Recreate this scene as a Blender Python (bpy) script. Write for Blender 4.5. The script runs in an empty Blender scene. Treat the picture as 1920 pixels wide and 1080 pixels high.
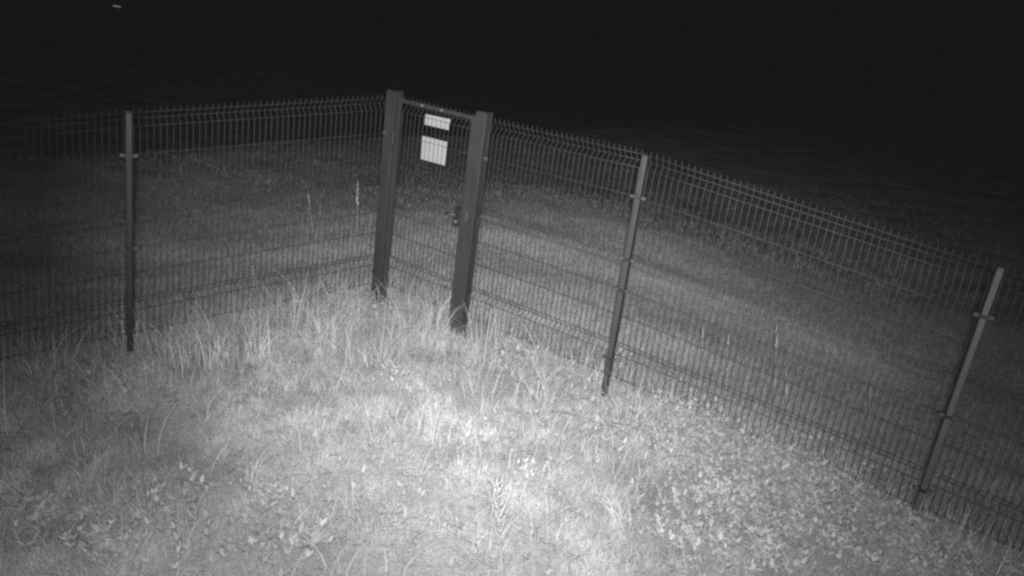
import bpy, bmesh, math, random
import numpy as np
from mathutils import Vector, Matrix

random.seed(7)
RNG = np.random.default_rng(11)
S = bpy.context.scene
COL = S.collection

# ------------------------------------------------------------------ camera
PITCH, ROLL, CAM_H, FOC = 0.324778, 0.141836, 3.00675, 1400.0
cam_data = bpy.data.cameras.new("camera")
cam = bpy.data.objects.new("camera", cam_data)
COL.objects.link(cam)
cam_data.sensor_width = 36.0
cam_data.lens = 36.0 * FOC / 1920.0
cam_data.clip_start = 0.05
cam_data.clip_end = 3000.0
cam.matrix_world = (Matrix.Translation((0, 0, CAM_H)) @ Matrix.Rotation(math.pi / 2 - PITCH, 4, 'X')
                    @ Matrix.Rotation(ROLL, 4, 'Z'))
S.camera = cam

# ------------------------------------------------------------------ night sky
world = bpy.data.worlds.new("World")
S.world = world
world.use_nodes = True
wn = world.node_tree.nodes
bg = wn.get("Background") or wn.new("ShaderNodeBackground")
# overcast night sky: near black at the horizon, a little paler overhead
wl = world.node_tree.links
w_tc = wn.new("ShaderNodeTexCoord"); w_sep = wn.new("ShaderNodeSeparateXYZ"); w_mr = wn.new("ShaderNodeMapRange")
wl.new(w_tc.outputs["Generated"], w_sep.inputs[0]); wl.new(w_sep.outputs["Z"], w_mr.inputs["Value"])
w_mr.inputs["From Min"].default_value = 0.20; w_mr.inputs["From Max"].default_value = 0.75
w_mr.inputs["To Min"].default_value = 0.0080; w_mr.inputs["To Max"].default_value = 0.020
w_cc = wn.new("ShaderNodeCombineColor")
for k in range(3): wl.new(w_mr.outputs[0], w_cc.inputs[k])
wl.new(w_cc.outputs[0], bg.inputs["Color"])
bg.inputs["Strength"].default_value = 1.0

# ------------------------------------------------------------------ infrared lamp of the night camera
def ray_dir(px, py):
    u = (px - 960) / FOC
    v = (py - 540) / FOC
    c, s = math.cos(ROLL), math.sin(ROLL)
    u, v = c * u + s * v, -s * u + c * v
    cp, sp = math.cos(PITCH), math.sin(PITCH)
    return Vector((u, cp - sp * v, -sp - cp * v))

def infrared(energy, angle, px, py, dx):
    """one of the two infrared diodes of the night camera: a wide one for the near ground, a narrow one for the distance"""
    ld = bpy.data.lights.new("infrared_lamp", 'SPOT')
    ld.energy = energy
    ld.spot_size = math.radians(angle)
    ld.spot_blend = 1.0
    ld.shadow_soft_size = 0.05
    ld.color = (1, 1, 1)
    lamp = bpy.data.objects.new("infrared_lamp", ld)
    COL.objects.link(lamp)
    lamp.location = (dx, -0.09, CAM_H + 0.02)
    lamp.rotation_euler = (Vector((0, 0, CAM_H)) + ray_dir(px, py) * 9 - lamp.location).to_track_quat('-Z', 'Y').to_euler()
infrared(1030, 108, 1090, 680, -0.012)
infrared(2550, 70, 1005, 310, 0.012)

S.view_settings.view_transform = 'Standard'
S.view_settings.look = 'None'
S.view_settings.gamma = 1
S.view_settings.exposure = 0.0
S.render.engine = 'CYCLES'
S.cycles.use_denoising = False
S.cycles.max_bounces = 5
S.cycles.diffuse_bounces = 3
S.cycles.glossy_bounces = 2
S.cycles.transmission_bounces = 3
S.cycles.filter_width = 2.6

# ------------------------------------------------------------------ helpers
def tag(o, label=None, cat=None, group=None, kind=None):
    if label: o['label'] = label
    if cat: o['category'] = cat
    if group: o['group'] = group
    if kind: o['kind'] = kind
    return o

def empty(name, loc, label, cat, group=None):
    o = bpy.data.objects.new(name, None)
    o.empty_display_size = 0.1
    o.location = loc
    COL.objects.link(o)
    return tag(o, label, cat, group)

def link_mesh(name, me, mat, parent=None):
    o = bpy.data.objects.new(name, me)
    COL.objects.link(o)
    if mat: me.materials.append(mat)
    if parent:
        o.parent = parent
        o.matrix_parent_inverse = Matrix.Translation(-world_loc(parent))
    return o

def world_loc(o):
    l = Vector((0, 0, 0))
    while o:
        if o.type == 'EMPTY': l = l + o.location
        o = o.parent if o.type == 'EMPTY' else None
    return l

class MB:
    """collects boxes, tubes and faces in world space; build() links them as one object"""
    def __init__(s): s.v, s.f = [], []
    def box_axes(s, c, ax, ay, az):
        """c centre, ax/ay/az half-axis vectors"""
        c = Vector(c); b = len(s.v)
        for k in (-1, 1):
            for (i, j) in ((-1, -1), (1, -1), (1, 1), (-1, 1)):
                s.v.append(c + ax * i + ay * j + az * k)
        for q in ((3, 2, 1, 0), (4, 5, 6, 7), (0, 1, 5, 4), (1, 2, 6, 5), (2, 3, 7, 6), (3, 0, 4, 7)):
            s.f.append(tuple(b + i for i in q))
        return s
    def prism(s, p0, p1, prof0, prof1=None, cap=True):
        """profile of offset vectors swept from p0 to p1"""
        prof1 = prof1 or prof0
        n = len(prof0); b = len(s.v)
        s.v += [Vector(p0) + o for o in prof0] + [Vector(p1) + o for o in prof1]
        for i in range(n):
            j = (i + 1) % n
            s.f.append((b + i, b + j, b + n + j, b + n + i))
        if cap:
            s.f.append(tuple(b + i for i in reversed(range(n))))
            s.f.append(tuple(b + n + i for i in range(n)))
        return s
    def tube(s, pts, r, n=5, r1=None):
        pts = [Vector(p) for p in pts]
        m = len(pts); b = len(s.v)
        for k, p in enumerate(pts):
            t = (pts[min(k + 1, m - 1)] - pts[max(k - 1, 0)]).normalized()
            a = t.cross(Vector((0.31, 0.9, 0.28))).normalized()
            c = t.cross(a)
            rr = r if r1 is None else r + (r1 - r) * k / (m - 1)
            for i in range(n):
                th = 2 * math.pi * i / n
                s.v.append(p + a * (rr * math.cos(th)) + c * (rr * math.sin(th)))
        for k in range(m - 1):
            for i in range(n):
                j = (i + 1) % n
                s.f.append((b + k * n + i, b + k * n + j, b + (k + 1) * n + j, b + (k + 1) * n + i))
        s.f.append(tuple(b + i for i in reversed(range(n))))
        s.f.append(tuple(b + (m - 1) * n + i for i in range(n)))
        return s
    def blob(s, c, ax, ay, az, n=8, m=5):
        c = Vector(c); b = len(s.v)
        for k in range(m + 1):
            ph = math.pi * k / m
            for i in range(n):
                th = 2 * math.pi * i / n
                s.v.append(c + ax * (math.sin(ph) * math.cos(th)) + ay * (math.sin(ph) * math.sin(th)) + az * math.cos(ph))
        for k in range(m):
            for i in range(n):
                j = (i + 1) % n
                s.f.append((b + k * n + i, b + (k + 1) * n + i, b + (k + 1) * n + j, b + k * n + j))
        return s
    def build(s, name, mat, parent=None, smooth=False, bevel=0):
        me = bpy.data.meshes.new(name)
        me.from_pydata([tuple(v) for v in s.v], [], s.f)
        me.update()
        if smooth:
            for p in me.polygons: p.use_smooth = True
        o = link_mesh(name, me, mat, parent)
        if bevel:
            md = o.modifiers.new("bevel", 'BEVEL')
            md.width = bevel; md.segments = 2; md.limit_method = 'ANGLE'
        return o

# ------------------------------------------------------------------ materials
def nmat(name):
    m = bpy.data.materials.new(name)
    m.use_nodes = True
    return m, m.node_tree

def paint(name, base, rough=0.5, var=0.25, scale=9.0, metal=0.0, spec=0.4):
    m, nt = nmat(name)
    b = nt.nodes["Principled BSDF"]
    tc = nt.nodes.new("ShaderNodeTexCoord")
    mp = nt.nodes.new("ShaderNodeMapping"); mp.inputs["Scale"].default_value = (1, 1, 0.25)
    n1 = nt.nodes.new("ShaderNodeTexNoise"); n1.inputs["Scale"].default_value = scale
    n1.inputs["Detail"].default_value = 6; n1.inputs["Roughness"].default_value = 0.65
    cr = nt.nodes.new("ShaderNodeValToRGB")
    lo, hi = base * (1 - var), base * (1 + var)
    cr.color_ramp.elements[0].position = 0.3; cr.color_ramp.elements[1].position = 0.7
    cr.color_ramp.elements[0].color = (lo, lo, lo, 1); cr.color_ramp.elements[1].color = (hi, hi, hi, 1)
    nt.links.new(tc.outputs["Object"], mp.inputs["Vector"])
    nt.links.new(mp.outputs["Vector"], n1.inputs["Vector"])
    nt.links.new(n1.outputs["Fac"], cr.inputs["Fac"])
    nt.links.new(cr.outputs["Color"], b.inputs["Base Color"])
    b.inputs["Roughness"].default_value = rough
    b.inputs["Metallic"].default_value = metal
    b.inputs["Specular IOR Level"].default_value = spec
    return m

def foliage(name, base, transl=0.35):
    """matt leaf; every blade has its own tone from the mesh attribute 'tone'"""
    m, nt = nmat(name)
    nt.nodes.remove(nt.nodes["Principled BSDF"])
    out = nt.nodes["Material Output"]
    at = nt.nodes.new("ShaderNodeAttribute"); at.attribute_name = "tone"
    mul = nt.nodes.new("ShaderNodeMath"); mul.operation = 'MULTIPLY'; mul.inputs[1].default_value = base
    df = nt.nodes.new("ShaderNodeBsdfDiffuse")
    tr = nt.nodes.new("ShaderNodeBsdfTranslucent")
    mx = nt.nodes.new("ShaderNodeMixShader"); mx.inputs["Fac"].default_value = transl
    nt.links.new(at.outputs["Fac"], mul.inputs[0])
    for b in (df, tr): nt.links.new(mul.outputs[0], b.inputs["Color"])
    nt.links.new(df.outputs[0], mx.inputs[1]); nt.links.new(tr.outputs[0], mx.inputs[2])
    nt.links.new(mx.outputs[0], out.inputs["Surface"])
    return m

M_POST = paint("post_paint", 0.055, 0.45, 0.18, 7)
M_POST_DULL = paint("post_paint_dull", 0.036, 0.5, 0.2, 7)
M_POST_PALE = paint("post_paint_pale", 0.098, 0.5, 0.2, 7)
M_GATEPOST = paint("gate_post_paint", 0.046, 0.5, 0.25, 6)
M_WIRE = paint("wire_coating", 0.055, 0.5, 0.2, 5)
M_CAP = paint("black_plastic", 0.012, 0.5, 0.2)
M_CLAMP = paint("clamp_steel", 0.11, 0.35, 0.3, 30, 0.3)
M_DARK = paint("dark_steel", 0.03, 0.5, 0.3, 20)
M_BRIGHT = paint("bare_metal", 0.2, 0.35, 0.15, 30)
M_SIGN = paint("sign_plastic", 0.40, 0.55, 0.07, 14)
M_GRASS = foliage("grass_blade", 0.80, 0.42)
M_LEAF = foliage("leaf", 0.78, 0.36)
M_STRAW = foliage("dry_stalk", 0.55, 0.25)

def ground_material():
    m, nt = nmat("mossy_soil")
    b = nt.nodes["Principled BSDF"]
    tc = nt.nodes.new("ShaderNodeTexCoord")
    def noise(scale, det, rough=0.6, sc=(1, 1, 1)):
        mp = nt.nodes.new("ShaderNodeMapping"); mp.inputs["Scale"].default_value = sc
        n = nt.nodes.new("ShaderNodeTexNoise")
        n.inputs["Scale"].default_value = scale; n.inputs["Detail"].default_value = det
        n.inputs["Roughness"].default_value = rough
        nt.links.new(tc.outputs["Object"], mp.inputs["Vector"])
        nt.links.new(mp.outputs["Vector"], n.inputs["Vector"])
        return n
    a = noise(0.9, 5); c = noise(26, 6, 0.7); e = noise(0.5, 4, 0.6, (0.35, 1.6, 1))
    def ramp(n, lo, hi, p0, p1):
        r = nt.nodes.new("ShaderNodeMapRange")
        r.inputs["From Min"].default_value = p0; r.inputs["From Max"].default_value = p1
        r.inputs["To Min"].default_value = lo; r.inputs["To Max"].default_value = hi
        nt.links.new(n.outputs["Fac"], r.inputs["Value"])
        return r
    def mul(x, y):
        q = nt.nodes.new("ShaderNodeMath"); q.operation = 'MULTIPLY'
        nt.links.new(x, q.inputs[0])
        if isinstance(y, float): q.inputs[1].default_value = y
        else: nt.links.new(y, q.inputs[1])
        return q.outputs[0]
    v = mul(mul(ramp(a, 0.78, 1.15, 0.35, 0.65).outputs[0], ramp(c, 0.78, 1.18, 0.3, 0.7).outputs[0]),
            ramp(e, 0.9, 1.1, 0.35, 0.65).outputs[0])
    v = mul(v, 0.52)
    nt.links.new(v, b.inputs["Base Color"])
    b.inputs["Roughness"].default_value = 1.0
    b.inputs["Specular IOR Level"].default_value = 0.0
    bp = nt.nodes.new("ShaderNodeBump"); bp.inputs["Strength"].default_value = 0.6; bp.inputs["Distance"].default_value = 0.03
    nt.links.new(c.outputs["Fac"], bp.inputs["Height"])
    nt.links.new(bp.outputs["Normal"], b.inputs["Normal"])
    return m
M_GROUND = ground_material()

# ------------------------------------------------------------------ terrain
LAT = np.random.default_rng(3).random((256, 256))
def vnoise(x, y):
    xi = np.floor(x).astype(int); yi = np.floor(y).astype(int)
    fx = x - xi; fy = y - yi
    fx = fx * fx * (3 - 2 * fx); fy = fy * fy * (3 - 2 * fy)
    g = lambda i, j: LAT[i % 256, j % 256]
    return ((g(xi, yi) * (1 - fx) + g(xi + 1, yi) * fx) * (1 - fy)
            + (g(xi, yi + 1) * (1 - fx) + g(xi + 1, yi + 1) * fx) * fy)
def fbm(x, y, o=3):
    s = 0; a = 0.5; t = 0
    for k in range(o):
        s = s + a * vnoise(x * 2 ** k + 17.3 * k, y * 2 ** k + 5.1 * k); t += a; a *= 0.5
    return s / t

POSTS = {  # base and top of every post, measured from the photograph
    'P0': (None, None),
    'L': ((-3.218, 5.840, -0.121), (-3.178, 5.861, 2.037)),
    'G1': ((-1.381, 7.360, 0.128), (-1.381, 7.360, 2.345)),
    'G2': ((-0.463, 6.835, 0.100), (-0.465, 6.835, 2.318)),
    'M': ((0.932, 5.958, 0.079), (0.899, 5.966, 2.268)),
    'R': ((3.258, 4.957, -0.186), (3.243, 4.965, 1.969)),
    'R2': ((5.56, 3.97, -0.45), (5.55, 3.97, 1.71)),
    'P0': ((-5.37, 4.57, -0.55), (-5.34, 4.58, 1.62)),
}
GP = np.array([b for (b, t) in POSTS.values()] + [
    (-2.3, 6.62, 0.02), (2.1, 5.45, -0.05),
    (0, 3.6, 0.08), (-2.6, 4.2, -0.06), (2.6, 3.6, -0.08), (0, 5.2, 0.1), (-1.5, 5.6, 0.1),
    (-4, 3.5, -0.25), (4, 3, -0.3), (0, 1, 0.05), (-2, 10, 0.1), (1.6, 9, 0.12), (5, 8, -0.45), (-5, 9, -0.35), (-3.2, 9.2, -0.1), (0, 9.3, 0.20),
    (0, 15, 0.15), (0.4, 11.8, 0.45), (-7, 13, -0.1), (8, 13, -0.2)])  # rise beyond the gate added so the ground there catches more lamp light
def _k(a, b):
    d2 = ((a[:, None, :] - b[None, :, :]) ** 2).sum(-1)
    return np.exp(-d2 / (2 * 2.3 ** 2))
_MEAN = -0.05
_W = np.linalg.solve(_k(GP[:, :2], GP[:, :2]) + 1e-3 * np.eye(len(GP)), GP[:, 2] - _MEAN)
def terrain(x, y):
    x = np.atleast_1d(np.asarray(x, float)); y = np.atleast_1d(np.asarray(y, float))
    p = np.stack([x.ravel(), y.ravel()], 1)
    z = np.empty(len(p))
    for i in range(0, len(p), 20000):
        z[i:i + 20000] = _k(p[i:i + 20000], GP[:, :2]) @ _W + _MEAN
    z = z.reshape(x.shape)
    z = z + 0.05 * (fbm(x * 2.1 + 40, y * 2.1 + 40) - 0.5) + 0.12 * (fbm(x * 0.35 + 9, y * 0.35 + 80) - 0.5)
    # bank that falls away to the left of the meadow
    d = ((x + 8.96) * -7.8 + (y - 12.42) * 4.7) / math.hypot(7.8, 4.7)
    t = np.clip((d + 1) / 7.0, 0, 1)
    return z - 2.2 * t * t * (3 - 2 * t)
def zt(x, y): return float(terrain(x, y)[0])
def ground_at(px, py):
    """the ground point seen at a pixel of the photograph"""
    d = ray_dir(px, py); z = 0.0
    for _ in range(12):
        t = (z - CAM_H) / d.z
        z = zt(d.x * t, d.y * t)
    return Vector((d.x * t, d.y * t, z))

def grid_mesh():
    n = 260
    t = np.linspace(-1, 1, n)
    gx = np.sinh(t * 5.2) / math.sinh(5.2) * 420
    gy = np.sinh(t * 5.2) / math.sinh(5.2) * 420 + 6
    X, Y = np.meshgrid(gx, gy)
    Z = terrain(X, Y)
    v = np.stack([X, Y, Z], -1).reshape(-1, 3)
    i = np.arange(n * n).reshape(n, n)
    f = np.stack([i[:-1, :-1], i[:-1, 1:], i[1:, 1:], i[1:, :-1]], -1).reshape(-1, 4)
    me = bpy.data.meshes.new("ground")
    me.from_pydata(v.tolist(), [], f.tolist())
    for p in me.polygons: p.use_smooth = True
    return me
g = link_mesh("ground", grid_mesh(), M_GROUND)
tag(g, kind='structure')

# ------------------------------------------------------------------ fence
UP = Vector((0, 0, 1))
PB = {k: Vector(b) for k, (b, t) in POSTS.items()}
PT = {k: Vector(t) for k, (b, t) in POSTS.items()}
LEV_WIRES = [.122, .375, .477, .727, .838]
FOLDS = [(.216, .266), (.576, .622), (.942, .993)]
TIP = 1.011

def on_panel(a, b, s, h, scale_a=1.0, scale_b=1.0):
    p = PB[a] + (PT[a] - PB[a]) * (h * scale_a)
    q = PB[b] + (PT[b] - PB[b]) * (h * scale_b)
    return p + (q - p) * s

def away(a, b):
    d = (PB[b] - PB[a]); d.z = 0; d.normalize()
    n = Vector((-d.y, d.x, 0))
    return n if n.y > 0 else -n

def mesh_panel(name, a, b, gap_a, gap_b, mat, parent, lo=None, hi=TIP, s0=None, s1=None, wire=0.0025):
    """welded wire panel with three V folds, between posts a and b"""
    m = MB(); n = away(a, b); L = (PB[b] - PB[a]).length
    sa = 2.2 / 2.2; ka = 0.977 if a[0] == 'G' else 1.0; kb = 0.977 if b[0] == 'G' else 1.0
    s0 = gap_a / L if s0 is None else s0
    s1 = 1 - gap_b / L if s1 is None else s1
    P = lambda s, h, o=0.0: on_panel(a, b, s, h, ka, kb) + n * o
    depth = 0.055
    hor = [(h, 0) for h in LEV_WIRES]
    for f0, f1 in FOLDS: hor += [(f0, 0), (f1, 0), ((f0 + f1) / 2, depth)]
    ends = 6
    for h, o in hor:
        m.tube([P(s0 + (s1 - s0) * i / ends, h, o + 0.003) for i in range(ends + 1)], wire * 0.98, 5)
    cnt = int(round(L * (s1 - s0) / 0.0515))
    for i in range(cnt + 1):
        s = s0 + (s1 - s0) * i / cnt
        s += random.uniform(-1, 1) * 0.0012 / L
        pts = [P(s, LEV_WIRES[0] - 0.008)]
        for f0, f1 in FOLDS:
            pts += [P(s, f0 - 0.05), P(s, f0), P(s, (f0 + f1) / 2, depth), P(s, f1)]
        pts.append(P(s, hi))
        m.tube(pts, wire, 5)
    return m.build(name, mat, parent, smooth=True)

def rect(d, n, w, t):
    return [d * (-w) - n * t, d * w - n * t, d * w + n * t, d * (-w) + n * t]

def add_post(k, a, b, half_w, half_t, mat, parent, cap_mat, clamps, ext=0.0):
    d = (PB[b] - PB[a]); d.z = 0; d.normalize(); n = Vector((-d.y, d.x, 0))
    if n.y < 0: n = -n
    axis = (PT[k] - PB[k]).normalized()
    bot = PB[k] - axis * 0.25
    m = MB().prism(bot, PT[k] - axis * 0.015, rect(d, n, half_w, half_t))
    post = m.build('post', mat, parent, bevel=0.005)
    c = MB().prism(PT[k] - axis * 0.013, PT[k] + axis * 0.005, rect(d, n, half_w + 0.003, half_t + 0.003),
                   rect(d, n, half_w - 0.006, half_t - 0.006))
    cp = c.build('cap', cap_mat, post, bevel=0.003)
    for h in clamps:
        p = PB[k] + (PT[k] - PB[k]) * h
        m = MB()
        m.prism(p - axis * 0.014, p + axis * 0.014, rect(d, n, half_w + 0.003, half_t + 0.003))
        cl = m.build('clamp', M_DARK, post)
        for sg in (-1, 1):
            e = MB()
            e.box_axes(p + d * (sg * (half_w + 0.024)) - n * (0.012), d * 0.018, n * 0.010, axis * 0.013)
            e.tube([p + d * (sg * (half_w + 0.028)) - n * 0.022, p + d * (sg * (half_w + 0.028)) - n * 0.036], 0.009, 7)
            e.build('clamp_bolt', M_CLAMP, post, bevel=0.002)
    return post

CL = [.838, .477, .19]
lf = empty('mesh_fence', PB['L'], 'wire mesh fence running left from the gate, with a single slim post', 'fence')
mesh_panel('mesh_panel', 'P0', 'L', 0.0, 0.035, M_WIRE, lf)
mesh_panel('mesh_panel', 'L', 'G1', 0.035, 0.085, M_WIRE, lf)
add_post('L', 'P0', 'L', 0.024, 0.03, M_POST_DULL, lf, M_POST_DULL, CL)

rf = empty('mesh_fence', PB['M'], 'wire mesh fence running right from the gate, on two slim posts', 'fence')
mesh_panel('mesh_panel', 'G2', 'M', 0.075, 0.038, M_WIRE, rf)
mesh_panel('mesh_panel', 'M', 'R', 0.038, 0.038, M_WIRE, rf)
mesh_panel('mesh_panel', 'R', 'R2', 0.038, 0.0, M_WIRE, rf)
pm = add_post('M', 'G2', 'R', 0.0225, 0.036, M_POST, rf, M_CAP, [.838, .600, .477, .19])
add_post('R', 'M', 'R2', 0.0205, 0.030, M_POST_PALE, rf, M_POST_PALE, CL)

# ------------------------------------------------------------------ gate posts
gd = (PB['G2'] - PB['G1']); gd.z = 0; gd.normalize()
gn = Vector((-gd.y, gd.x, 0))
def gate_post(k, label, sides):
    r = empty('gate_post', PB[k], label, 'gate post', 'square steel posts of the gate')
    axis = (PT[k] - PB[k]).normalized()
    w = 0.058
    b = MB().prism(PB[k] - axis * 0.3, PT[k] - axis * 0.010, rect(gd, gn, w, w)).build('body', M_GATEPOST, r, bevel=0.006)
    MB().prism(PT[k] - axis * 0.010, PT[k] + axis * 0.004, rect(gd, gn, w - 0.001, w - 0.001),
               rect(gd, gn, w - 0.008, w - 0.008)).build('cap', M_GATEPOST, r, bevel=0.002)
    d, sg = sides
    for h in (.818, .585, .465, .18):
        p = PB[k] + (PT[k] - PB[k]) * h + d * (sg * (w + 0.016))
        m = MB().box_axes(p, d * 0.016, gn * 0.014, axis * 0.016)
        m.tube([p - gn * 0.014, p - gn * 0.028], 0.009, 7)
        m.build('panel_clip', M_CLAMP if h > .6 else M_DARK, r, bevel=0.002)
    return r, axis, w
ldv = (PB['G1'] - PB['L']); ldv.z = 0; ldv.normalize()
g1, ax1, w1 = gate_post('G1', 'thick square gate post left of the gate, where the two fences meet', (ldv, -1))
rdv = (PB['M'] - PB['G2']); rdv.z = 0; rdv.normalize()
g2, ax2, w2 = gate_post('G2', 'thick square gate post right of the gate, beside the lock', (rdv, 1))
# strike plate on the lock-side post
p = PB['G2'] + (PT['G2'] - PB['G2']) * 0.565
MB().box_axes(p - gn * (w2 + 0.004) - gd * 0.022, gd * 0.012, gn * 0.005, ax2 * 0.05).build('strike_plate', M_CLAMP, g2, bevel=0.002)

# ------------------------------------------------------------------ gate
GL = (PB['G2'] - PB['G1']).length
gate = empty('wire_gate', PB['G1'] + (PB['G2'] - PB['G1']) * 0.5, 'narrow wire mesh garden gate with tube frame between two thick posts', 'gate')
def gp(s, h, o=0.0): return on_panel('G1', 'G2', s, h) + gn * o
sl, sr = (w1 + 0.032) / GL, 1 - (w2 + 0.03) / GL
fr = MB()
AX = UP
pro = rect(gd, gn, 0.021, 0.021)
fr.prism(gp(sl, 0.015, -0.02), gp(sl, 0.978, -0.02), pro)
fr.prism(gp(sr, 0.015, -0.02), gp(sr, 0.978, -0.02), pro)
def rail(h):
    a = gp(sl, h, -0.02) + gd * 0.0212; b = gp(sr, h, -0.02) - gd * 0.0212
    q = [gn * -0.020 + UP * -0.020, gn * 0.020 + UP * -0.020, gn * 0.020 + UP * 0.020, gn * -0.020 + UP * 0.020]
    fr.prism(a, b, q)
rail(0.968); rail(0.026)
fr.build('frame', M_GATEPOST, gate, bevel=0.004)
mesh_panel('mesh_infill', 'G1', 'G2', 0, 0, M_WIRE, gate, s0=sl + 0.03, s1=sr - 0.03, hi=1.01)
for s in (0.36, 0.58):
    q = gp(s, 0.969, -0.041)
    MB().tube([q, q - gn * 0.010], 0.012, 8).build('bolt', M_BRIGHT, gate)
for h in (0.26, 0.80):
    q = gp(0.0, h, -0.0) + gd * (w1 + 0.006)
    m = MB().tube([q - UP * 0.05 - gn * 0.045, q + UP * 0.05 - gn * 0.045], 0.013, 8)
    m.box_axes(q - gn * 0.045 + gd * 0.014, gd * 0.02, gn * 0.006, UP * 0.03)
    m.build('hinge', M_DARK, gate, smooth=False)
lk = gp(sr, 0.545, -0.02)
lock = MB().box_axes(lk - gd * 0.058, gd * 0.037, gn * 0.024, UP * 0.09).build('lock_case', M_DARK, gate, bevel=0.004)
hp = lk - gd * 0.062 - gn * 0.024 + UP * 0.03
hm = MB().tube([hp, hp - gn * 0.045], 0.010, 8)
hm.tube([hp - gn * 0.045, hp - gn * 0.05 - gd * 0.03, hp - gn * 0.047 - gd * 0.10], 0.010, 8)
hm.build('handle', M_CLAMP, lock, smooth=True)
kp = lk - gd * 0.058 - gn * 0.024 - UP * 0.04
MB().tube([kp, kp - gn * 0.014], 0.014, 10).build('lock_cylinder', M_BRIGHT, lock)

# ------------------------------------------------------------------ the two blank signs, seen from behind the wires
def on_gate_plane(px, py, off):
    o = gp(0.5, 0.8, off); d = ray_dir(px, py); c = Vector((0, 0, CAM_H))
    t = (o - c).dot(gn) / d.dot(gn)
    return c + d * t
def sign(name, corners, label):
    q = [on_gate_plane(x, y, 0.012) for x, y in corners]
    c = sum(q, Vector()) / 4
    r = empty(name, c, label, 'sign', 'blank sign boards on the gate')
    m = MB(); m.prism(Vector(), gn * 0.004, q)
    m.v = [v for v in m.v]
    m.build('board', M_SIGN, r, bevel=0.001)
    for x, y in ((0.12, 0.12), (0.88, 0.12), (0.12, 0.88), (0.88, 0.88)):
        p = (q[0] * (1 - x) + q[1] * x) * (1 - y) + (q[3] * (1 - x) + q[2] * x) * y
        MB().tube([p - gn * 0.018 - gd * 0.006, p - gn * 0.021, p - gn * 0.018 + gd * 0.006], 0.0022, 5).build('cable_tie', M_SIGN, r)
sign('sign_board', [(797.8, 213.9), (844.4, 223.6), (841.2, 244), (796, 233.5)], 'small white oblong sign board, the upper one on the gate')
sign('sign_board', [(792, 254.6), (838.9, 266.4), (834, 310.5), (788.8, 298.2)], 'larger white square sign board, the lower one on the gate')

# ------------------------------------------------------------------ grass and plants
def blade_arrays(x, y, z, h, w, az, lean, tone, segs=3, curl=1.8, face=None):
    """tapering bent blades; returns vertices, loop faces and per-vertex tone"""
    N = len(x)
    s = np.linspace(0, 1, segs + 1)
    off = lean[:, None] * h[:, None] * s[None, :] ** curl
    up = h[:, None] * (s[None, :] - 0.38 * np.minimum(lean, 1.6)[:, None] * s[None, :] ** 2.4)
    cx = x[:, None] + np.cos(az)[:, None] * off
    cy = y[:, None] + np.sin(az)[:, None] * off
    cz = z[:, None] + up
    if face is None: face = az + math.pi / 2 + RNG.normal(0, 0.7, N)
    hw = 0.5 * w[:, None] * (1 - 0.75 * s[None, :] ** 2)
    sx = np.cos(face)[:, None] * hw; sy = np.sin(face)[:, None] * hw
    V = np.empty((N, 2 * segs + 1, 3))
    V[:, 0:2 * segs:2, 0] = (cx - sx)[:, :segs]; V[:, 0:2 * segs:2, 1] = (cy - sy)[:, :segs]; V[:, 0:2 * segs:2, 2] = cz[:, :segs]
    V[:, 1:2 * segs:2, 0] = (cx + sx)[:, :segs]; V[:, 1:2 * segs:2, 1] = (cy + sy)[:, :segs]; V[:, 1:2 * segs:2, 2] = cz[:, :segs]
    V[:, -1, 0] = cx[:, -1]; V[:, -1, 1] = cy[:, -1]; V[:, -1, 2] = cz[:, -1]
    k = 2 * segs + 1
    tri = []
    for i in range(segs - 1):
        a = 2 * i
        tri += [(a, a + 1, a + 3), (a, a + 3, a + 2)]
    a = 2 * (segs - 1)
    tri.append((a, a + 1, a + 2))
    F = (np.arange(N)[:, None, None] * k + np.array(tri)[None]).reshape(-1, 3)
    T = np.repeat(tone, k)
    return V.reshape(-1, 3), F, T

class Soft:
    """gathers leaf and blade arrays into one mesh with the 'tone' attribute"""
    def __init__(s): s.V, s.F, s.T, s.n = [], [], [], 0
    def add(s, V, F, T):
        s.V.append(V); s.F.append(F + s.n); s.T.append(T); s.n += len(V); return s
    def build(s, name, mat, parent=None, origin=None):
        V = np.concatenate(s.V).astype(np.float32); F = np.concatenate(s.F).astype(np.int32); T = np.concatenate(s.T).astype(np.float32)
        me = bpy.data.meshes.new(name)
        me.vertices.add(len(V)); me.vertices.foreach_set('co', V.ravel())
        me.loops.add(F.size); me.loops.foreach_set('vertex_index', F.ravel())
        me.polygons.add(len(F)); me.polygons.foreach_set('loop_start', np.arange(0, F.size, 3, dtype=np.int32))
        me.update(calc_edges=True)
        a = me.attributes.new('tone', 'FLOAT', 'POINT'); a.data.foreach_set('value', T)
        return link_mesh(name, me, mat, parent)

def leaf_arrays(c, d, up, L, W, tone, fold=0.12, droop=0.3):
    """N pointed oval leaves from base points c along unit directions d"""
    N = len(c)
    side = np.cross(d, up); side /= np.linalg.norm(side, axis=1)[:, None] + 1e-9
    nrm = np.cross(side, d)
    prof = [(0.0, 0.0), (0.3, 0.85), (0.62, 0.9), (1.0, 0.0)]
    L = L[:, None]; W = W[:, None]
    pts = [c]
    for t, w in prof[1:3]:
        m = c + d * (L * t) - nrm * (L * droop * t * t)
        pts += [m - side * (W * 0.5 * w) + nrm * (W * fold), m, m + side * (W * 0.5 * w) + nrm * (W * fold)]
    pts.append(c + d * L - nrm * (L * droop))
    V = np.stack(pts, 1)
    tri = [(0, 2, 1), (0, 3, 2), (1, 2, 5), (1, 5, 4), (2, 3, 6), (2, 6, 5), (4, 5, 7), (5, 6, 7)]
    F = (np.arange(N)[:, None, None] * 8 + np.array(tri)[None]).reshape(-1, 3)
    return V.reshape(-1, 3), F, np.repeat(tone, 8)

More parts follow.
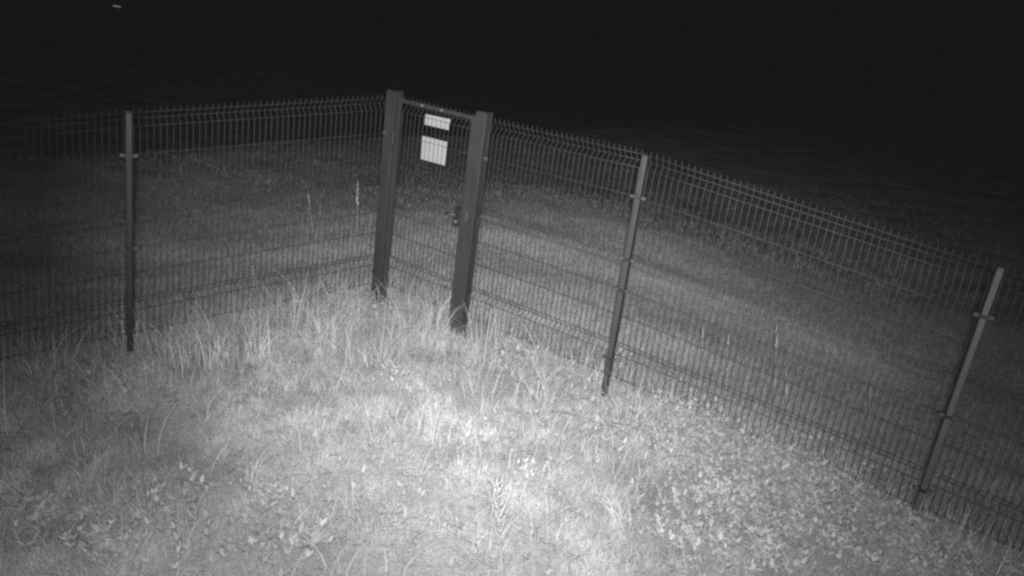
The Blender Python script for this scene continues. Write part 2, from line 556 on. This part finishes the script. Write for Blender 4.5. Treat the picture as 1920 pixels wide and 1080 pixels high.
def poly_dist(x, y, pts):
    """signed-ish distance to the fence line: returns (distance, inside)"""
    best = np.full(x.shape, 1e9); side = np.zeros(x.shape)
    for (ax, ay), (bx, by) in zip(pts[:-1], pts[1:]):
        dx, dy = bx - ax, by - ay; l2 = dx * dx + dy * dy
        t = np.clip(((x - ax) * dx + (y - ay) * dy) / l2, 0, 1)
        d = np.hypot(x - ax - t * dx, y - ay - t * dy)
        cr = dx * (y - ay) - dy * (x - ax)
        upd = d < best
        side = np.where(upd, cr, side); best = np.minimum(d, best)
    return best, side < 0
FL = [(PB[k].x, PB[k].y) for k in ('P0', 'L', 'G1', 'G2', 'M', 'R', 'R2')]

def scatter(n, x0, x1, y0, y1):
    return RNG.uniform(x0, x1, n), RNG.uniform(y0, y1, n)

def patch_tone(x, y):
    return 0.30 + 0.55 * fbm(x * 1.7 + 3, y * 1.7 + 60, 2) + 0.40 * fbm(x * 5.2 + 8, y * 5.2 + 21, 2)

# short turf inside the enclosure
x, y = scatter(420000, -5.6, 5.6, 2.3, 7.4)
d, ins = poly_dist(x, y, FL)
den = np.clip(2.6 * (fbm(x * 3.1 + 11, y * 3.1 + 31, 3) - 0.22), 0.12, 1)
keep = ins & (RNG.random(len(x)) < den)
x, y, d = x[keep], y[keep], d[keep]
N = len(x)
lush = fbm(x * 1.3 + 70, y * 1.3 + 12, 3)
clump = np.clip(2.4 * (fbm(x * 4.3 + 51, y * 4.3 + 33, 2) - 0.35), 0, 1)
h = (0.022 + 0.05 * lush + 0.06 * clump) * RNG.lognormal(0, 0.3, N) + 0.10 * np.exp(-d / 0.35) * RNG.random(N)
w = RNG.uniform(0.0035, 0.0075, N)
turf = Soft().add(*blade_arrays(x, y, terrain(x, y) - 0.004, h, w, RNG.uniform(0, 6.283, N), np.abs(RNG.normal(0.95, 0.5, N)),
                  (patch_tone(x, y) + 0.20 * (clump - .4)) * RNG.uniform(0.93, 1.07, N)))
tag(turf.build('turf', M_GRASS), 'short bright grass and moss covering the ground inside the fence', 'grass', kind='stuff')

# meadow grass outside the fence
xa, ya = scatter(420000, -7, 7, 3.0, 11.5)
xb, yb = scatter(260000, -14, 14, 3.0, 22)
far_ = np.ones(len(xb), bool)
x = np.concatenate([xa, xb[far_]]); y = np.concatenate([ya, yb[far_]])
d, ins = poly_dist(x, y, FL)
r = np.hypot(x, y)
den = np.clip(1.6 - r / 11.5, 0.14, 1) * (0.45 + 0.9 * fbm(x * 0.9 + 5, y * 1.9 + 3, 3))
keep = (~ins) & (RNG.random(len(x)) < den)
x, y, d, r = x[keep], y[keep], d[keep], r[keep]
N = len(x)
h = (0.045 + 0.07 * fbm(x * 0.8 + 7, y * 1.5 + 2, 3)) * RNG.lognormal(0, 0.35, N) + 0.16 * np.exp(-d / 0.5) * RNG.random(N)
w = RNG.uniform(0.004, 0.008, N) * np.clip(r / 7, 1, 2.2)
tone = (0.38 + 0.66 * fbm(x * 0.45 + 30, y * 1.2 + 8, 4)) * (1 + 0.20 * np.exp(-(((x - 0.1) / 1.6) ** 2 + ((y - 9.2) / 2.4) ** 2))) * RNG.uniform(0.92, 1.08, N)  # tone raised mid-meadow: a pool of lamp light painted into the blades
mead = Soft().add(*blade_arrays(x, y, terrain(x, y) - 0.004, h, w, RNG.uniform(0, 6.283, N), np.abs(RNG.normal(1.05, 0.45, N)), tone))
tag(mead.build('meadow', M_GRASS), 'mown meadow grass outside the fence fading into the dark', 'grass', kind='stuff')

# longer blades in loose tufts
def tufts(cent, per, spread, hmin, hmax, soft, wmin=0.003, wmax=0.0065, lean=0.35, tone=(0.62, 0.98), segs=5):
    cx, cy = cent
    k = RNG.poisson(per, len(cx)) + 1
    X = np.repeat(cx, k) + RNG.normal(0, spread, k.sum()); Y = np.repeat(cy, k) + RNG.normal(0, spread, k.sum())
    n = len(X)
    hh = RNG.uniform(hmin, hmax, n) * np.repeat(RNG.uniform(0.6, 1.1, len(cx)), k)
    az = np.arctan2(Y - np.repeat(cy, k), X - np.repeat(cx, k)) + RNG.normal(0, 0.8, n)
    soft.add(*blade_arrays(X, Y, terrain(X, Y) - 0.005, hh, RNG.uniform(wmin, wmax, n), az, np.abs(RNG.normal(lean, 0.3, n)),
             RNG.uniform(tone[0], tone[1], n), segs=segs, curl=2.2))
long_ = Soft()
x, y = scatter(1900, -5.2, 5.2, 2.6, 7.2)
d, ins = poly_dist(x, y, FL)
k = ins & (RNG.random(len(x)) < 0.15 + 0.9 * fbm(x * 1.1 + 90, y * 1.1 + 4, 2) ** 2)
tufts((x[k], y[k]), 6, 0.05, 0.09, 0.31, long_, wmin=.006, wmax=.011, lean=0.7, tone=(.66, 1.02))
# taller band at the foot of the fence, tallest left of the gate
x, y = scatter(6500, -5.6, 5.6, 3.8, 7.6)
d, ins = poly_dist(x, y, FL)
left = np.clip((1.2 - x) / 1.2, 0, 1)
band = np.where(ins, np.exp(-(d / (0.38 + 0.35 * left)) ** 2), 0.8 * np.exp(-(d / 0.25) ** 2))
k = RNG.random(len(x)) < band * np.clip(4.0 * (fbm(x * 2.2 + 22, y * 2.2 + 77, 2) - 0.36), 0.04 + 0.30 * np.exp(-(d / 0.2) ** 2), 1) * np.where(x < 1.2, 0.95, 0.85)
for q in ('L', 'G1', 'G2', 'M'):
    vx, vy = -PB[q].x, -PB[q].y; vl = math.hypot(vx, vy); vx /= vl; vy /= vl
    ax_, ay_ = x - PB[q].x, y - PB[q].y
    fwd = ax_ * vx + ay_ * vy; lat = np.abs(ax_ * vy - ay_ * vx)
    k &= ~((fwd > -0.05) & (fwd < 0.85) & (lat < 0.16) & (RNG.random(len(x)) < 0.92))
hs = np.where(x[k] < 1.2, 0, 1)
xa, ya = x[k], y[k]
tufts((xa[hs == 0], ya[hs == 0]), 9, 0.07, 0.18, 0.66, long_, wmin=.006, wmax=.012, lean=0.6, tone=(.56, .92))
tufts((xa[hs == 1], ya[hs == 1]), 9, 0.08, 0.16, 0.52, long_, wmin=.006, wmax=.011, lean=0.65)
tag(long_.build('long_grass', M_GRASS), 'long loose grass blades growing in the turf and thickest along the fence foot', 'grass', kind='stuff')

# bent dry straws lying in the turf
x, y = scatter(420, -4.8, 4.8, 2.8, 7.0)
d, ins = poly_dist(x, y, FL); x, y = x[ins], y[ins]; N = len(x)
straw = Soft().add(*blade_arrays(x, y, terrain(x, y) + 0.02, RNG.uniform(0.08, 0.24, N), RNG.uniform(0.003, 0.005, N), RNG.uniform(0, 6.28, N),
                   RNG.uniform(0.5, 1.5, N), RNG.uniform(0.9, 1.3, N), segs=5, curl=1.2))
tag(straw.build('straw', M_STRAW), 'pale bent straws scattered over the turf', 'grass', kind='stuff')

# low leafy weeds (clover and the like) in patches
def weeds(n, boxes, soft, hmin, hmax, lmin, lmax, t0=0.6, t1=0.92):
    for (px, py, sp, share) in boxes:
        c = ground_at(px, py)
        m = int(n * share)
        X = c.x + RNG.normal(0, sp, m); Y = c.y + RNG.normal(0, sp * 0.8, m)
        _, ins = poly_dist(X, Y, FL)
        ok = ins | (RNG.random(m) < 0.35)
        X, Y = X[ok], Y[ok]; m = len(X)
        Z = terrain(X, Y) + RNG.uniform(hmin, hmax, m)
        q = 4
        C = np.repeat(np.stack([X, Y, Z], 1), q, 0)
        az = np.repeat(RNG.uniform(0, 6.283, m), q) + np.tile(np.arange(q) * (2 * math.pi / q), m) + RNG.normal(0, 0.3, m * q)
        el = RNG.uniform(0.25, 1.2, m * q)
        D = np.stack([np.cos(az) * np.cos(el), np.sin(az) * np.cos(el), np.sin(el)], 1)
        Ln = np.repeat(RNG.uniform(lmin, lmax, m), q) * RNG.uniform(0.7, 1.15, m * q)
        G = terrain(X, Y)
        soft.add(*blade_arrays(X, Y, G, Z - G + 0.004, np.full(m, .005), RNG.uniform(0, 6.28, m), np.zeros(m), np.full(m, .65), segs=2))
        soft.add(*leaf_arrays(C, D, np.tile([0., 0., 1.], (m * q, 1)), Ln, Ln * RNG.uniform(0.32, 0.5, m * q),
                 np.repeat(RNG.uniform(t0, t1, m), q) * RNG.uniform(0.9, 1.08, m * q)))
wd = Soft()
weeds(900, [(1500, 950, .16, .16), (1400, 985, .14, .12), (1600, 965, .16, .16), (1330, 960, .10, .08), (1530, 1040, .16, .15), (1450, 900, .12, .1),
            (1680, 1010, .16, .12), (1230, 790, .08, .05), (1330, 800, .10, .08), (1290, 1050, .12, .08), (1160, 700, .07, .05), (1480, 850, .10, .08),
            (50, 985, .08, .04), (200, 1055, .07, .03), (300, 985, .06, .02), (350, 940, .05, .015), (500, 975, .07, .03), (560, 1055, .06, .02),
            (1420, 1060, .12, .1), (740, 735, .08, .03), (985, 915, .05, .02), (220, 745, .07, .03)], wd, 0.06, 0.23, 0.030, 0.068, 0.72, 1.0)
def fence_weeds(a, b, n, hmax, t0=0.0):
    t = RNG.uniform(t0, 1, n); off = RNG.normal(-0.14, 0.22, n)
    aw = away(a, b); P = PB[a]; Q = PB[b]
    X = P.x + (Q.x - P.x) * t + aw.x * off; Y = P.y + (Q.y - P.y) * t + aw.y * off
    k = RNG.random(n) < 0.15 + 1.2 * fbm(X * 2.3 + 44, Y * 2.3 + 9, 2) ** 1.5
    X, Y, off, t = X[k], Y[k], off[k], t[k]; n = len(X)
    hmax = hmax * np.clip(0.25 + 3.0 * (t - t0), 0.25, 1) * np.clip(0.3 + 4.0 * (1 - t), 0.3, 1)
    Z = terrain(X, Y) + RNG.uniform(0.02, 1, n) * hmax * np.exp(-(off + 0.12) ** 2 / 0.08) + .01
    q = 5
    C = np.repeat(np.stack([X, Y, Z], 1), q, 0)
    az = np.repeat(RNG.uniform(0, 6.283, n), q) + np.tile(np.arange(q) * (2 * math.pi / q), n) + RNG.normal(0, 0.4, n * q)
    el = RNG.uniform(0.1, 1.2, n * q)
    D = np.stack([np.cos(az) * np.cos(el), np.sin(az) * np.cos(el), np.sin(el)], 1)
    Ln = np.repeat(RNG.uniform(0.026, 0.066, n), q) * RNG.uniform(0.7, 1.15, n * q)
    G = terrain(X, Y)
    wd.add(*blade_arrays(X, Y, G, Z - G + 0.004, np.full(n, .005), RNG.uniform(0, 6.28, n), np.zeros(n), np.full(n, .65), segs=3))
    wd.add(*leaf_arrays(C, D, np.tile([0., 0., 1.], (n * q, 1)), Ln, Ln * RNG.uniform(0.3, 0.5, n * q), np.repeat(RNG.uniform(0.6, 0.92, n), q)))
fence_weeds('M', 'R', 4200, 0.32)
fence_weeds('R', 'R2', 900, 0.22)
fence_weeds('G2', 'M', 900, 0.28, 0.2)
fence_weeds('L', 'G1', 300, 0.16, 0.6)
weeds(1000, [(1500, 930, 0.42, .9), (1350, 900, 0.35, .5), (1480, 960, 0.30, .5), (1330, 1010, 0.28, .3), (1640, 930, 0.25, .3), (1250, 760, 0.2, .25), (1400, 840, 0.25, .35),
             (60, 1010, 0.18, .07), (190, 1050, 0.12, .05), (500, 980, 0.10, .04), (1700, 1040, 0.3, .35), (300, 980, 0.3, .04),
             (830, 1010, 0.3, .05), (1100, 700, 0.15, .15), (660, 600, 0.25, .2), (1550, 860, 0.2, .25), (440, 1060, 0.3, .08),
             (700, 900, .6, .05), (250, 800, .5, .03), (1050, 850, .6, .10)], wd, 0.03, 0.19, 0.024, 0.062)
tag(wd.build('clover', M_LEAF), 'low patches of small bright leaves in the turf', 'ground cover', kind='stuff')

# ---- single plants one can point to
def tuft_thing(px, py, label, n, hmin, hmax, lean, spread=0.03, wmin=.006, wmax=.011, name='grass_tuft', group='single grass tufts', tone=(0.85, 1.08)):
    c = ground_at(px, py)
    s = Soft()
    X = c.x + RNG.normal(0, spread, n); Y = c.y + RNG.normal(0, spread, n)
    az = RNG.uniform(0, 6.283, n)
    s.add(*blade_arrays(X, Y, terrain(X, Y) - 0.004, RNG.uniform(hmin, hmax, n), RNG.uniform(wmin, wmax, n), az,
          np.abs(RNG.normal(lean, 0.3 * lean + .08, n)), RNG.uniform(*tone, n), segs=7, curl=2.0))
    o = s.build(name, M_GRASS)
    return tag(o, label, 'grass tuft', group)

tuft_thing(1165, 985, 'sprawling tuft of long arching blades in the middle of the foreground turf, nearest the camera', 34, .14, .34, 0.8, .035, tone=(0.90, 1.08))
tuft_thing(805, 815, 'upright dense tuft of pale blades below the gate, in open turf', 42, .12, .24, 0.12, .07, tone=(0.90, 1.08))
tuft_thing(860, 880, 'thin tuft of a few straight blades between the pale dense tuft and the seed stalk', 8, .12, .26, 0.15, .03, tone=(0.90, 1.08))
tuft_thing(745, 870, 'pair of bent bare blades in open turf left of the seed stalk', 4, .2, .32, 0.35, .03, tone=(0.90, 1.08))
tuft_thing(1055, 1065, 'three arching blades at the bottom edge right of the seed stalk', 5, .18, .3, 0.6, .03, tone=(0.90, 1.08))
tuft_thing(1580, 895, 'tuft of long curved blades leaning on the right fence between its two posts', 16, .3, .6, 0.55, .04)
tuft_thing(400, 690, 'tall pale grass clump right of the slim post of the left fence', 50, .2, .5, 0.25, .07)
tuft_thing(490, 680, 'tall spreading grass clump half way along the left fence', 40, .2, .48, 0.3, .07)
tuft_thing(610, 660, 'tall bushy grass clump near the left gate post', 60, .2, .46, 0.35, .10)
tuft_thing(245, 650, 'thin upright grass tuft growing at the foot of the slim post of the left fence', 14, .14, .3, 0.2, .03)
tuft_thing(702, 570, 'few grass blades arching across the foot of the left gate post', 12, .22, .46, 0.7, .03)
tuft_thing(868, 665, 'bright grass tuft at the foot of the gate post by the lock', 36, .12, .28, 0.4, .06)
tuft_thing(1120, 735, 'bright grass clump at the foot of the black capped post', 40, .1, .26, 0.4, .07)
tuft_thing(930, 690, 'bright grass clump at the fence foot just right of the gate', 40, .14, .34, 0.3, .08)
tuft_thing(1000, 710, 'bright spiky grass clump midway between the gate and the black capped post', 36, .12, .3, 0.3, .07)

def stalk(pxb, pyb, pxt, pyt, label, plume=0.22, leafy=2, off=0.0, name='grass_stalk', thick=0.011):
    """flowering grass stem with a narrow plume, base and top where the photo shows them"""
    c = ground_at(pxb, pyb)
    dd = ray_dir(pxt, pyt); cc = Vector((0, 0, CAM_H))
    t = (c.x * dd.x + c.y * dd.y) / (dd.x ** 2 + dd.y ** 2)
    top = cc + dd * t
    r = empty(name, c, label, 'grass stalk', 'flowering grass stalks at the fence')
    mid = c.lerp(top, 0.55) + Vector((random.uniform(-.02, .02), 0, 0.0))
    pts = []
    for i in range(9):
        u = i / 8
        pts.append((c * (1 - u) ** 2 + mid * 2 * u * (1 - u) + top * u * u))
    m = MB().tube(pts, 0.0046, 5, 0.0024)
    add_tone(m.build('stem', M_STRAW, r, smooth=True), 0.80)
    axis = (pts[-1] - pts[-2]).normalized(); L = (top - c).length
    n = 46
    C, D, Ln = [], [], []
    for i in range(n):
        u = i / n
        b = pts[-1] - axis * (plume * u)
        az = random.uniform(0, 6.283)
        rad = Vector((math.cos(az), math.sin(az), 0))
        D.append((axis * 1.0 + rad * (0.10 + 0.34 * u ** 1.3)).normalized()); C.append(b + rad * 0.002)
        Ln.append(thick * (2.0 + 2.6 * u))
    s = Soft().add(*leaf_arrays(np.array(C), np.array(D), np.tile([0.1, 0.99, 0.1], (n, 1)), np.array(Ln), np.array(Ln) * 0.15, RNG.uniform(.55, .85, n), droop=0.05))
    s.build('seed_head', M_STRAW, r)
    for _ in range(leafy):
        P = pts[random.randint(2, 5)]; one = np.ones(1)
        Soft().add(*blade_arrays(one * P.x, one * P.y, one * P.z, RNG.uniform(.12, .22, 1), one * .005, RNG.uniform(0, 6.28, 1), RNG.uniform(.3, .8, 1),
                   RNG.uniform(.8, 1.1, 1), segs=5)).build('leaf', M_GRASS, r)
    return r
def add_tone(o, v):
    a = o.data.attributes.new('tone', 'FLOAT', 'POINT')
    a.data.foreach_set('value', np.full(len(o.data.vertices), v, np.float32))
    return o
stalk(668, 560, 671, 342, 'tallest flowering grass stalk beside the left gate post', 0.26)
stalk(606, 540, 577, 360, 'leaning bare tipped grass stalk, leftmost of those near the left gate post', 0.12, 1, thick=.006)
stalk(600, 545, 601, 382, 'short plumed grass stalk between two others near the left gate post', 0.14, 1, thick=.007)
stalk(1447, 800, 1456, 608, 'plumed grass stalk standing out against the dark at the right fence', 0.24)
stalk(1472, 815, 1474, 700, 'shorter leafy grass stalk right of the plumed one at the right fence', 0.2, 4)
stalk(1310, 745, 1318, 612, 'thin grass stalk right of the black capped post', 0.12, 1, thick=.006)
stalk(1360, 770, 1366, 628, 'faint thin grass stalk behind the right fence, left of the plumed one', 0.10, 1, thick=.005)
stalk(1625, 850, 1632, 725, 'thin faint grass stalk behind the right fence near its far post', 0.12, 2, thick=.006)

# dock stalk with branched seed head in the foreground
def dock():
    b = ground_at(944, 1120)
    dd = ray_dir(932, 905); cc = Vector((0, 0, CAM_H))
    t = (b.x * dd.x + b.y * dd.y) / (dd.x ** 2 + dd.y ** 2)
    top = cc + dd * t
    r = empty('seed_stalk', b, 'branched pale seed stalk standing alone at the bottom middle of the turf', 'plant')
    pts = [b.lerp(top, u / 10) + Vector((0.008 * math.sin(u * .7), 0, 0)) for u in range(11)]
    add_tone(MB().tube(pts, 0.0042, 6, 0.002).build('stem', M_STRAW, r, smooth=True), 0.95)
    L = (top - b).length
    br = MB()
    rnd = random.Random(5)
    for i in range(30):
        u = 0.50 + 0.49 * (i / 29) ** 0.8
        p = b.lerp(top, u)
        az = i * 2.4 + rnd.uniform(-.4, .4)
        rad = Vector((math.cos(az), math.sin(az) * .8, 0))
        ln = rnd.uniform(.05, .12) * (1.25 - 0.75 * (u - .5) / .5)
        q = []
        for k in range(7):
            v = k / 6
            q.append(p + rad * (ln * 0.42 * math.sin(v * 1.7) + rnd.uniform(-.0015, .0015)) + UP * (ln * (0.15 * v + 0.85 * v * v)))
        br.tube(q[:5], 0.0020, 5, 0.0034)
        br.tube(q[3:], 0.0036, 5, 0.0012)
    add_tone(br.build('seed_head', M_STRAW, r, smooth=True), 1.1)
dock()

# broad-leaved rosettes
def rosette(px, py, label, n, lmin, lmax, wr, el0, el1, tone=(0.62, 0.92)):
    c = ground_at(px, py)
    az = np.arange(n) * 2.399 + RNG.normal(0, .25, n)
    el = RNG.uniform(el0, el1, n)
    D = np.stack([np.cos(az) * np.cos(el), np.sin(az) * np.cos(el), np.sin(el)], 1)
    Ln = RNG.uniform(lmin, lmax, n)
    C = np.tile([c.x, c.y, c.z + 0.01], (n, 1)) + D * 0.012
    o = Soft().add(*leaf_arrays(C, D, np.tile([0., 0., 1.], (n, 1)), Ln, Ln * wr, RNG.uniform(*tone, n), fold=.15, droop=.35)).build('rosette', M_LEAF)
    return tag(o, label, 'weed', 'broad leaved weeds in the turf')
rosette(580, 1035, 'large leafy rosette weed at the bottom edge of the turf, left of the seed stalk', 38, .07, .17, .17, .1, 1.2)
rosette(515, 812, 'spreading broad leaved weed in open turf left of the middle', 14, .08, .15, .3, .1, .7)
rosette(232, 785, 'leafy weed in the dim turf at the left, below the slim fence post', 16, .06, .13, .35, .3, 1.1)
rosette(355, 945, 'small bright leafed weed in the dim lower left turf', 8, .04, .07, .5, .1, .7)
rosette(985, 915, 'bright bunched leaves just right of the seed stalk', 14, .04, .09, .4, .3, 1.2)
rosette(1460, 930, 'clump of pointed bright leaves in the lower right turf', 16, .05, .10, .45, .2, 1.1)
rosette(75, 985, 'bright leafy weed at the lower left edge of the turf', 16, .05, .10, .5, .2, 1.0)

# dark clods and the threshold at the gate
def clods():
    pts = [(722, 578, .05), (737, 585, .04), (752, 592, .055), (776, 668, .02)]
    for i, (px, py, r) in enumerate(pts):
        c = ground_at(px, py)
        m = MB().blob(c + UP * r * .3, Vector((r, 0, 0)), Vector((0, r * .8, 0)), Vector((0, 0, r * .6)), 10, 6)
        for v in m.v: v += Vector((random.uniform(-1, 1), random.uniform(-1, 1), random.uniform(-1, 1))) * r * 0.12
        o = m.build('stone', M_DARK, None, smooth=True)
        tag(o, ['dark stone at the foot of the left gate post', 'small dark stone under the gate, between two others', 'dark stone under the middle of the gate',
                'tiny dark stone in the turf in front of the gate'][i], 'stone', 'dark stones by the gate')
clods()
c = ground_at(873, 636)
m = MB().tube([c + Vector((0, 0, .0)), c + Vector((0.0, -0.012, .055))], 0.022, 10)
tag(m.build('pipe_stub', M_DARK), 'short dark pipe stub beside the foot of the gate post by the lock', 'pipe')

# ------------------------------------------------------------------ far lit lamp
M_POLE = paint('galvanised_pole', 0.55, 0.7, 0.1, 3, 0, 0.1)
def far_lamp():
    d = ray_dir(219, 11); c = Vector((0, 0, CAM_H)); p = c + d * 70
    base = Vector((p.x, p.y, zt(p.x, p.y)))
    r = empty('street_lamp', base, 'distant lit lamp, a tiny pale dash high at the upper left', 'lamp')
    MB().tube([base - UP * .3, p + Vector((0, .2, .1))], 0.05, 8, 0.03).build('pole', M_POLE, r)
    MB().box_axes(p + UP * .07, Vector((.36, 0, 0)), Vector((0, .16, 0)), UP * .03).build('lamp_head', M_POLE, r, bevel=.02)
    m, nt = nmat("lamp_glass")
    b = nt.nodes["Principled BSDF"]
    b.inputs["Emission Color"].default_value = (1, 1, 1, 1); b.inputs["Emission Strength"].default_value = 0.14
    b.inputs["Base Color"].default_value = (.3, .3, .3, 1)
    MB().box_axes(p - UP * .04, Vector((.30, 0, 0)), Vector((0, .13, 0)), UP * .058).build('lamp_glass', m, r, bevel=.02)
far_lamp()
